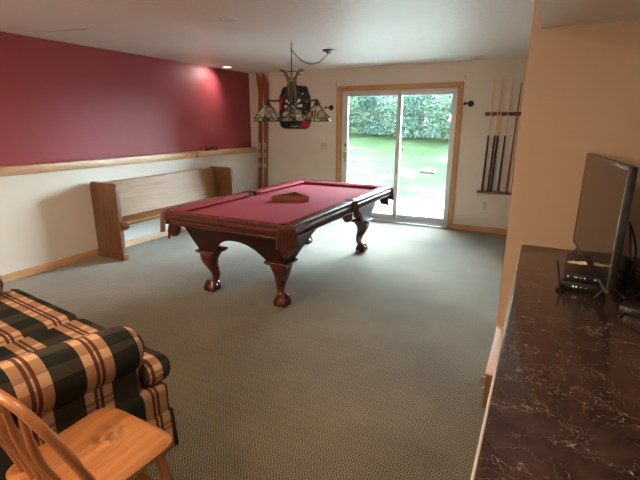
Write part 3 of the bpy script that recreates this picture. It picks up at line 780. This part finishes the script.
for sx in (-1, 1):
    for sy in (-1, 1):
        ang = math.atan2(sy, sx); cx, cy = sx*(HX-.055), sy*(HY-.055)
        d = Vector((sx, sy, 0)).normalized(); sd = Vector((-d.y, d.x, 0))
        c = Vector((cx, cy, 0))
        mb = MB()
        # leather collar: C-shaped around the hole, opening inwards
        pts = []
        for k in range(17):
            a = ang+math.radians(-118+236*k/16); pts.append((cx-d.x*.038+.060*math.cos(a), cy-d.y*.038+.060*math.sin(a), TZ-.006))
        mb.sweep(pts, [(-.012, -.012), (.012, -.012), (.012, .008), (-.012, .008)])
        pk = mb.build('corner_pocket', 'leather', t)
        MB().lathe([(.050, bedz-.05), (.052, TZ-.02)], (cx-d.x*.038, cy-d.y*.038, 0), 20).build('pocket_mouth', 'net', pk)
        fringe((cx+d.x*.014, cy+d.y*.014, TZ+.001), ang, .140, .170, pk, .022)
        basket((cx-d.x*.060, cy-d.y*.055, TZ-.11), .047, .115, pk)
        mb = MB()
        for q in (-.02, 0, .02): mb.tube([c+sd*q-d*.01+Vector((0, 0, TZ-.16)), c+sd*q-d*.006+Vector((0, 0, TZ-.245))], [.010, .012], 6)
        mb.build('tassel', 'leather', pk)
    # side pocket
    cx = sx*(HX-.045); mb = MB(); pts = []
    ang = 0 if sx > 0 else PI
    for k in range(15):
        a = ang+math.radians(-105+210*k/14); pts.append((cx+.052*math.cos(a), .062*math.sin(a), TZ-.006))
    mb.sweep(pts, [(-.012, -.012), (.012, -.012), (.012, .010), (-.012, .010)])
    pk = mb.build('side_pocket', 'leather', t)
    MB().lathe([(.045, bedz-.05), (.047, TZ-.018)], (cx, 0, 0), 20).build('pocket_mouth', 'net', pk)
    fringe((sx*(HX+.004), 0, TZ-.004), ang, .075, .15, pk, .014)
    basket((sx*(HX-.075), 0, TZ-.105), .045, .11, pk)
# cabinet aprons (sloping inwards, arched below)
zt = TZ-.106
def apron(half, off_t, off_b, tab, side):
    mb = MB(); n = 56; th = .03
    zb0 = .40
    def P(s, z, ins):
        q = (zt-z)/(zt-zb0); off = lerp(off_t, off_b, q)-ins
        hs = lerp(half[0], half[1], q)*s
        return {'S': Vector((hs, -off, z)), 'N': Vector((hs, off, z)), 'E': Vector((off, hs, z)), 'W': Vector((-off, hs, z))}[side]
    rows = []
    for i in range(n+1):
        s = -1+2*i/n; zb = interp(abs(s), tab)
        rows.append([mb.bm.verts.new(P(s, z, ins)) for z, ins in ((zt, 0), (lerp(zt, zb, .5), 0), (zb, 0), (zb, th), (lerp(zt, zb, .5), th), (zt, th))])
    for a, b in zip(rows, rows[1:]):
        for j in range(6): mb.bm.faces.new((a[j], a[(j+1) % 6], b[(j+1) % 6], b[j]))
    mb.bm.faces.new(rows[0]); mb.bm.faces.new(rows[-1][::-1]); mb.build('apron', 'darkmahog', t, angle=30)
FX, FY = .375, .915
def arch(a, b, c):   # end: |s| from 0
    return a
endtab = [(0, .565), (.12, .562), (.25, .545), (.38, .515), (.50, .47), (.60, .425), (.66, .40), (1, .40)]
sidetab = [(0, .645), (.42, .640), (.46, .625), (.475, .60), (.52, .585), (.60, .54), (.70, .48), (.78, .425), (.82, .40), (1, .40)]
AX, AY = HX-.135, HY-.135
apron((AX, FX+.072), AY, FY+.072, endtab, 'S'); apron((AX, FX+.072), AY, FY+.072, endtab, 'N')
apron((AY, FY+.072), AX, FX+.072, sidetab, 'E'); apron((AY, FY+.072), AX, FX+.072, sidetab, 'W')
# slate underside / frame
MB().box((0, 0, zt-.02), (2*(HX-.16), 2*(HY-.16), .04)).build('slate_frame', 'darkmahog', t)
# legs
def sq(h, r=.35, n=5):
    o = []
    for cx, cy, a0 in ((1, 1, 0), (-1, 1, 90), (-1, -1, 180), (1, -1, 270)):
        for k in range(n):
            a = math.radians(a0+90*k/(n-1)); o.append((h*((1-r)*cx+r*math.cos(a)), h*((1-r)*cy+r*math.sin(a))))
    return o
for sx in (-1, 1):
    for sy in (-1, 1):
        lg_m = MB(); d = Vector((sx, sy, 0)).normalized(); C0 = Vector((sx*FX, sy*FY, 0))
        keys = [(.395, .0, .078, .25), (.375, .008, .078, .3), (.345, .018, .074, .5), (.31, .022, .066, .6), (.26, .010, .055, .7), (.21, -.012, .045, .8), (.16, -.026, .037, .9), (.12, -.020, .034, 1), (.095, -.004, .038, 1), (.08, .006, .042, 1)]
        kp = bez([(k[0], k[1], k[2]) for k in keys], 4); pts = []; secs = []
        nk = len(kp)
        for i, q in enumerate(kp):
            fr = i/(nk-1)*(len(keys)-1); i0 = int(min(fr, len(keys)-2)); r = lerp(keys[i0][3], keys[i0+1][3], fr-i0)
            pts.append(C0+d*q.y+Vector((0, 0, q.x))); secs.append(sq(q.z, r))
        lg_m.sweep(pts, secs, fixed=(Vector((1, 0, 0)), Vector((0, 1, 0))))
        lg = lg_m.build('leg', 'mahogz', t, angle=50)
        mb = MB(); mb.box(C0+Vector((0, 0, .405)), (.212, .212, .022), bev=.006, seg=3); mb.box(C0+Vector((0, 0, .390)), (.185, .185, .014), bev=.004); mb.build('cap_plate', 'mahogz', lg)
        # ball and claw foot
        mb = MB(); fc = C0+d*.016
        mb.lathe([(.03, .0), (.048, .006), (.058, .028), (.060, .045), (.052, .068), (.035, .085), (.012, .094)], fc, 24)
        for k in range(4):
            a = math.atan2(sy, sx)+k*PI/2; e = Vector((math.cos(a), math.sin(a), 0))
            mb.tube(bez([fc+e*.022+Vector((0, 0, .105)), fc+e*.046+Vector((0, 0, .088)), fc+e*.064+Vector((0, 0, .055)), fc+e*.066+Vector((0, 0, .026)), fc+e*.057+Vector((0, 0, .006))], 4), [.018]*4+[.015, .016, .015, .013, .014, .015, .014, .012, .013, .012, .010, .008, .006], 8)
        mb.build('claw_foot', 'mahogz', lg)
# triangle rack lying on the cloth
A = [Vector((-2.50, 3.76)), Vector((-2.13, 3.66)), Vector((-2.24, 4.03))]
A = [Vector((-2.50, 3.80)), Vector((-2.20, 3.63)), Vector((-2.13, 3.86))]
A = [Vector((-2.52, 3.77)), Vector((-2.17, 3.655)), Vector((-2.25, 4.02))]
c = Vector((-2.30, 3.87)); t2 = thing('ball_rack', 'brown wooden triangle rack lying on the red cloth', 'ball rack', (c.x, c.y, bedz+.0005))
L = .185; ca = math.radians(20)
cor = [Vector((math.cos(a)*.235, math.sin(a)*.235, .0245)) for a in (math.radians(230), math.radians(350), math.radians(110))]
mb = MB(); pts = []
for k in range(3):
    a, b = cor[k], cor[(k+1) % 3]; pr = cor[k-1]
    e1 = (pr-a).normalized(); e2 = (b-a).normalized()
    for q in range(5):
        s = q/4; pts.append((a+e1*.05).lerp(a, s).lerp(a.lerp(a+e2*.05, s), s))
    for s in (.33, .67): pts.append((a+e2*.05).lerp(b+(a-b).normalized()*.05, s))
mb.sweep(pts, [(-.010, -.0235), (.010, -.0235), (.010, .0235), (-.010, .0235)], closed=True); mb.build('frame', 'rack', t2)

# ------------------------------------------------------------------ church pew
t = thing('church_pew', 'long worn oak church pew against the left wall', 'pew', (BX+.018, 3.19, 0))
PLn = 2.07
side = [(0, .02), (.425, .02), (.43, .30), (.43, .60), (.425, .80), (.42, .845), (.40, .868), (.36, .882), (.03, .885), (.006, .865), (0, .84)]
for yy, nm in ((0, 'end_panel'), (PLn-.045, 'end_panel')):
    e = MB().prism(side, yy, yy+.045, 'Y', bev=.006).build(nm, 'pewz', t)
    MB().box((.222, yy+.0225, .035), (.455, .075, .07), bev=.008).build('plinth', 'pewz', e)
mb = MB(); pts = [(.02, 0), (.05, 0)]
# back panel: sloping board
mb.prism([(.02, .84), (.05, .865), (.075, .86), (.11, .70), (.155, .44), (.13, .43), (.06, .62)], .046, PLn-.046, 'Y', bev=.004); mb.build('backrest', 'pew', t)
mb = MB(); mb.prism([(.12, .415), (.12, .44), (.46, .455), (.495, .45), (.505, .435), (.495, .415), (.46, .405)], .046, PLn-.046, 'Y', bev=.004); mb.build('seat', 'pew', t)
mb = MB(); mb.prism([(.40, .40), (.49, .40), (.48, .375), (.465, .365), (.45, .35), (.42, .345)], .046, .085, 'Y'); mb.build('seat_bracket', 'pewz', t)
mb = MB(); mb.box((.25, PLn/2, .395), (.30, .04, .03)); mb.build('seat_support', 'pewz', t)

# ------------------------------------------------------------------ sofa
SX, SY, SR = -1.44, 1.30, math.radians(-6.5)   # front right corner of seat cushion front; local -x runs along the front, -y to the back
t = thing('plaid_loveseat', 'plaid rolled-arm loveseat in green, tan and burgundy', 'sofa', (SX, SY, 0), SR)
W = 1.66
def rbox(c, d, r, name, parent, puff=0.0, sub=2):
    mb = MB(); mb.box(c, d, bev=r, seg=5)
    if puff:
        bmesh.ops.subdivide_edges(mb.bm, edges=mb.bm.edges[:], cuts=2, use_grid_fill=True)
        for v in mb.bm.verts:
            x = (v.co.x-c[0])/(d[0]/2); y = (v.co.y-c[1])/(d[1]/2)
            v.co.z += puff*(1-min(1, x*x))*(1-min(1, y*y))*(1 if v.co.z > c[2] else 0)
    return mb.build(name, 'plaid', parent, angle=60)
# base and skirt
rbox((-W/2, -.42, .24), (W-.02, .80, .20), .03, 'base_frame', t)
mb = MB(); n = 200
def skirt(path, zt, zb):
    mb = MB(); L = sum((Vector(b)-Vector(a)).length for a, b in zip(path, path[1:])); nn = int(L/.02)
    def at(s):
        q = s*L
        for a, b in zip(path, path[1:]):
            a, b = Vector(a), Vector(b); l = (b-a).length
            if q <= l: return a.lerp(b, q/l), (b-a).normalized()
            q -= l
        return Vector(path[-1]), (Vector(path[-1])-Vector(path[-2])).normalized()
    def f(u, v):
        p, T = at(u); nrm = Vector((T.y, -T.x)); p = p+nrm*(.012*v+.004*math.sin(u*L*2*PI/.11)*v)
        return Vector((p.x, p.y, lerp(zt, zb, v)))
    mb.grid(f, nn, 4)
    geo = bmesh.ops.extrude_face_region(mb.bm, geom=mb.bm.faces[:])
    for v in geo['geom']:
        if isinstance(v, bmesh.types.BMVert): v.co += Vector(((-W/2-v.co.x)*.012, (-.42-v.co.y)*.012, 0))
    return mb
skirt([(-W, -.82), (-W, -.02), (0, -.02), (0, -.82)][::-1], .20, .008).build('skirt', 'plaid', t, angle=60)
# seat cushions (two, T-shaped fronts)
for k in range(2):
    xa, xb = (-W+.24, -W/2-.004) if k == 0 else (-W/2+.004, -.24)
    mb = MB(); 
    ear = .22
    if k == 0: poly = [(xa, -.72), (xb, -.72), (xb, .03), (xa-ear, .03), (xa-ear, -.13), (xa, -.13)]
    else: poly = [(xa, -.72), (xb, -.72), (xb, -.13), (xb+ear, -.13), (xb+ear, .03), (xa, .03)]
    A = [mb.bm.verts.new((x, y, .335)) for x, y in poly]; B = [mb.bm.verts.new((x, y, .468)) for x, y in poly]
    mb.bm.faces.new(A[::-1]); mb.bm.faces.new(B)
    for j in range(6): mb.bm.faces.new((A[j], A[(j+1) % 6], B[(j+1) % 6], B[j]))
    bmesh.ops.bevel(mb.bm, geom=mb.bm.edges[:], offset=.058, segments=6, profile=.5, affect='EDGES')
    mb.build('seat_cushion', 'plaid', t, angle=60)
# arms: body + roll
for s, x0_ in ((1, -.235), (-1, -W+.005)):
    xa = x0_; wd = .23
    cx = xa+wd/2
    mb = MB(); mb.box((cx, -.50, .36), (wd-.07, .72, .40), bev=.03, seg=4); a_ = mb.build('arm', 'plaid', t, angle=60)
    pts = []; rs = []
    for i in range(25):
        u = i/24; y = lerp(-.10, -.90, u); r = .098
        if u < .12: r = .098*math.sqrt(max(.02, 1-((.12-u)/.12)**2*.75))
        pts.append((cx+s*.012, y, 0.545+.07*u)); rs.append(r*1.16)
    mb = MB(); mb.tube(pts, rs, 28, up=Vector((1, 0, 0))); mb.build('arm_roll', 'plaid', a_, angle=70)
rbox((-W/2, -.86, .52), (W-.1, .20, .62), .08, 'backrest', t)
for k in range(2):
    rbox((-W/2+(k-.5)*(W-.48)/2, -.71, .66), ((W-.5)/2, .18, .42), .07, 'back_cushion', t)
for x in (-W+.08, -.08):
    for y in (-.80, -.08): MB().lathe([(.022, 0), (.028, .14)], (x, y, 0), 12).build('foot', 'cabinet', t)

# ------------------------------------------------------------------ windsor chair
t = thing('windsor_chair', 'orange oak bow-back wooden chair in the foreground', 'chair', (-1.26, .75, 0), math.radians(-2))
SZ = .44
# local: front +y ; seat half width .19 front, .2 ; depth from -.21 to +.205
poly = []
def seat_pt(a):
    x = math.cos(a); y = math.sin(a); e = 2/6.5
    X = .198*math.copysign(abs(x)**e, x); Y = .205*math.copysign(abs(y)**e, y)
    return (X*(1+.05*(Y/.2)), Y)
mb = MB(); n = 72; nr = 14
rings = []
for k in range(nr+1):
    q = k/nr; ring = []
    for j in range(n):
        x, y = seat_pt(2*PI*j/n); dx = x*q; dy = y*q
        dip = -.010*max(0, 1-((abs(dx)-.075)/.09)**2)*max(0, 1-((dy+.05)/.15)**2)
        edge = -.010*max(0, (q-.9)/.1)**2
        ring.append((dx, dy, SZ+dip+edge))
    rings.append(ring)
c0 = mb.bm.verts.new(rings[0][0]); V = [[mb.bm.verts.new(p) for p in r] for r in rings[1:]]
for j in range(n): mb.bm.faces.new((c0, V[0][j], V[0][(j+1) % n]))
V.append([mb.bm.verts.new((seat_pt(2*PI*j/n)[0]*.99, seat_pt(2*PI*j/n)[1]*.99, SZ-.028)) for j in range(n)])
V.append([mb.bm.verts.new((seat_pt(2*PI*j/n)[0]*.93, seat_pt(2*PI*j/n)[1]*.93, SZ-.038)) for j in range(n)])
for a, b in zip(V, V[1:]):
    for j in range(n): mb.bm.faces.new((a[j], a[(j+1) % n], b[(j+1) % n], b[j]))
mb.bm.faces.new(V[-1][::-1]); mb.build('seat', 'chairseat', t, angle=60)
# bow
def bowp(s):   # s -1..1
    zt_, hw = .412, .222
    a = s*PI/2*1.0
    x = hw*math.copysign(abs(math.sin(a))**.42, s); z = zt_*(math.cos(a))**.46 if abs(s) < 1 else 0
    return Vector((x*(1-.13*(1-z/zt_)**2), -.095-.39*z, SZ-.006+z))
pts = [bowp(-1+2*i/60) for i in range(61)]
MB().tube(pts, .0175, 14, up=Vector((0, 1, 0)), flat=.8).build('bow', 'chairz', t)
for k in range(5):
    xb = (k-2)*.060; xt = (k-2)*.078
    # find top on bow
    best = min(pts[8:-8], key=lambda p: abs(p.x-xt)) ; top = best
    b0 = Vector((xb, -.162, SZ-.006)); mid = b0.lerp(top, .5)
    MB().tube(bez([b0, b0.lerp(top, .25)+Vector((0, .004, 0)), mid+Vector((0, -.012, 0)), b0.lerp(top, .75)+Vector((0, -.010, 0)), top], 4), [.0085]*3+[.0105]*5+[.012]*4+[.009]*5, 10).build('spindle', 'chairz', t)
# legs
lp = [((.135, .15, SZ-.03), (.185, .205, 0)), ((-.135, .15, SZ-.03), (-.185, .205, 0)), ((.125, -.14, SZ-.03), (.17, -.23, 0)), ((-.125, -.14, SZ-.03), (-.17, -.23, 0))]
def turned(a, b, tab, name, mat='chairz'):
    a, b = Vector(a), Vector(b); L = 24; pts = [a.lerp(b, i/L) for i in range(L+1)]; rs = [interp(i/L, tab) for i in range(L+1)]
    return MB().tube(pts, rs, 12).build(name, mat, t)
for a, b in lp: turned(a, b, [(0, .013), (.10, .016), (.14, .021), (.18, .015), (.22, .018), (.45, .021), (.58, .016), (.62, .020), (.66, .015), (.85, .014), (1, .011)], 'leg')
def on_leg(i, s): return Vector(lp[i][0]).lerp(Vector(lp[i][1]), s)
turned(on_leg(0, .56), on_leg(1, .56), [(0, .008), (.3, .011), (.42, .015), (.5, .017), (.58, .015), (.7, .011), (1, .008)], 'stretcher')
turned(on_leg(0, .80), on_leg(1, .80), [(0, .008), (.5, .015), (1, .008)], 'stretcher')
turned(on_leg(0, .68), on_leg(2, .68), [(0, .008), (.5, .016), (1, .008)], 'stretcher'); turned(on_leg(1, .68), on_leg(3, .68), [(0, .008), (.5, .016), (1, .008)], 'stretcher')
turned(on_leg(2, .72), on_leg(3, .72), [(0, .008), (.5, .015), (1, .008)], 'stretcher')

# ------------------------------------------------------------------ counter
CT = .80
t = thing('bar_counter', 'long dark brown veined countertop cabinet along the right side', 'counter', (0, 0, 0))
ct = MB().box(((-.047+1.15)/2, (PY+.30)/2-.001, CT-.018), (1.15+.047, PY-.30-.004, .036), bev=.006, seg=3).build('countertop', 'counter', t)
e_ = MB().box((-.051, (PY+.30)/2-.003, CT-.020), (.008, PY-.30-.01, .034), bev=.003).build('edge_band', 'edge', ct); e_['label'] = 'pale edge strip of the countertop'
MB().box(((.075+1.13)/2, (PY+.33)/2, (.08+CT-.037)/2), (1.055, PY-.33-.01, CT-.037-.08)).build('cabinet_body', 'cabinet', t)
MB().box(((.12+1.13)/2, (PY+.33)/2, .04), (1.0, PY-.36, .079)).build('toe_kick', 'black', t)
for k in range(4):
    ya = .40+k*.62; dd = MB().box((.066, ya+.29, .42), (.016, .57, .62), bev=.003).build('cabinet_door', 'cabinet', t)
    MB().tube(bez([(.058, ya+.07, .62), (.035, ya+.07, .61), (.035, ya+.07, .53), (.058, ya+.07, .52)], 5), .005, 8).build('handle', 'metal', dd)
t = thing('low_chest', 'low wooden chest with pale top tucked against the partition under the counter edge', 'chest', (0, 0, 0))
MB().box((-.049, 2.585, .105), (.172, .640, .21), bev=.002).build('body', 'cabinet', t)
o = MB().box((-.049, 2.585, .2155), (.178, .646, .011), bev=.002).build('top_board', 'peach', t); o['label'] = 'pale birch top board'
MB().tube(bez([(-.134, 2.33, .155), (-.158, 2.33, .15), (-.158, 2.33, .09), (-.134, 2.33, .085)], 5), .006, 8).build('handle', 'metal', t)

# television
a = Vector((.300, 1.985)); b = Vector((.222, 2.865)); d = (b-a); Lw = d.length; d.normalize()
TR = math.atan2(d.y, d.x)
t = thing('television', 'black flat-screen television standing on the counter, seen at a steep angle', 'television', (a.x, a.y, CT), TR)
# local x runs along the screen away from camera; +y is the viewing side (towards -X world)
zb, zt_ = .062, .575
MB().box((Lw/2, -.013, (zb+zt_)/2), (Lw, .024, zt_-zb), bev=.006).build('housing', 'black', t)
mb = MB(); bw = .014
mb.box((Lw/2, .002, zt_-bw/2), (Lw, .008, bw), bev=.002); mb.box((Lw/2, .002, zb+bw/2), (Lw, .008, bw), bev=.002)
mb.box((bw/2, .002, (zb+zt_)/2), (bw, .008, zt_-zb-2*bw), bev=.002); mb.box((Lw-bw/2, .002, (zb+zt_)/2), (bw, .008, zt_-zb-2*bw), bev=.002)
mb.build('bezel', 'bezel', t)
MB().box((Lw/2, .0015, (zb+zt_)/2), (Lw-2*bw, .004, zt_-zb-2*bw)).build('screen', 'screen', t)
MB().box((Lw*.5, -.035, .30), (.42, .02, .26), bev=.01).build('rear_cover', 'black', t)
for xx in (.10, Lw-.10):
    mb = MB(); mb.tube([(xx, -.02, zb+.005), (xx, .02, .006)], .006, 8, flat=1.); mb.tube([(xx, -.02, zb+.005), (xx, -.11, .006)], .006, 8); mb.build('stand_foot', 'black', t)

# devices
t = thing('cable_box', 'black cable box with indicator lights, the upper of two under the television', 'cable box', (.245, 2.34, CT+.042), math.radians(-4))
MB().box((0, 0, .017), (.165, .36, .034), bev=.003).build('case', 'black', t)
mb = MB()
for xx, s in ((-.065, .005), (-.038, .004), (-.03, .004), (-.015, .003), (.0, .005), (.04, .005)): mb.box((xx, -.1805, .02), (s, .001, s*.9))
mb.build('indicator_light', 'led', t)
t = thing('media_player', 'black disc player box, the lower of the two under the television', 'player', (.245, 2.33, CT), math.radians(-4))
MB().box((0, 0, .0225), (.175, .37, .035), bev=.003).build('case', 'black', t)
mb = MB()
for xx, s in ((-.04, .007), (-.028, .006), (-.01, .003), (.01, .003)): mb.box((xx, -.1855, .022), (s, .001, s*.9))
mb.build('indicator_light', 'led', t)
for xx in (-.07, .07):
    for yy in (-.16, .16): MB().lathe([(.008, 0), (.010, .006)], (xx, yy, 0), 10).build('rubber_foot', 'black', t)
t = thing('table_antenna', 'thin black stick antenna with a round base beside the cable boxes', 'antenna', (.142, 2.13, CT))
MB().lathe([(.020, 0), (.021, .006), (.012, .012), (.004, .014)], (0, 0, 0), 20).build('base', 'black', t)
MB().tube([(0, 0, .012), (-.020, .11, .105)], [.0055, .0045], 8).build('rod', 'black', t)
# paper scrap
mb = MB(); mb.grid(lambda u, v: Vector((lerp(-.022, .022, u)+.012*math.sin(5*v), lerp(-.032, .032, v)+.008*math.sin(7*u), .0015+.008*abs(math.sin(u*4+v*3))*u)), 10, 10)
geo = bmesh.ops.extrude_face_region(mb.bm, geom=mb.bm.faces[:])
for v in geo['geom']:
    if isinstance(v, bmesh.types.BMVert): v.co.z += .0006
o = mb.build('paper_scrap', 'paper', loc=(.215, 2.34, CT+.0765), rot=(0, 0, .9)); tag(o, 'crumpled cream paper scrap on the upper cable box', 'paper')
t = thing('power_adapter', 'black box among cables at the right edge of the counter', 'adapter', (.43, 1.99, CT), math.radians(-18))
MB().box((0, 0, .016), (.15, .10, .030), bev=.004).build('case', 'black', t)
mb = MB()
for xx in (-.05, -.035, .0, .02): mb.box((xx, -.0505, .018), (.005, .001, .005))
mb.build('indicator_light', 'metal', t)
t = thing('wifi_router', 'upright black router standing behind the television', 'router', (.425, 2.36, CT), .2)
MB().box((0, 0, .062), (.026, .09, .12), bev=.006).build('case', 'black', t)
MB().box((0, 0, .005), (.05, .10, .01), bev=.003).build('foot', 'black', t)
rnd = random.Random(12)
def cable(pts, r, lab, mat='black', name='power_cable'):
    o = MB().tube(bez(pts, 8), r, 7).build(name, mat); tag(o, lab, 'cable', 'cables tangled behind the television')
base = CT+.006
cl = 'thin black cable in the tangle behind the television'
cable([(.40, 2.25, base+.02), (.43, 2.33, base+.16), (.40, 2.42, base+.28), (.43, 2.52, base+.20), (.46, 2.50, base+.05), (.55, 2.45, base)], .0045, cl)
for k in range(15):
    p = [(.40+rnd.uniform(-.02, .05), 2.05+rnd.uniform(0, .3), base+rnd.uniform(0, .03))]
    for q in range(5): p.append((min(.9, .42+q*.07+rnd.uniform(-.06, .06)), 2.2+rnd.uniform(-.14, .28), base+max(0, rnd.uniform(-.02, .075))))
    cable(p, rnd.choice([.0028, .0035, .004]), cl)
cable([(.42, 2.3, base+.10), (.55, 2.36, base+.10), (.75, 2.42, base+.06), (.95, 2.5, base)], .004, cl)
cable([(.39, 2.04, base), (.36, 1.95, base-.002), (.34, 1.88, base-.002), (.37, 1.82, base-.002), (.44, 1.74, base-.002), (.5, 1.6, base-.002)], .0028, 'thin black cable looping forward across the counter')
cable([(.44, 1.93, base), (.42, 1.84, base-.002), (.47, 1.76, base-.002), (.6, 1.72, base-.002)], .0028, 'thin black cable curling in front of the adapter box')
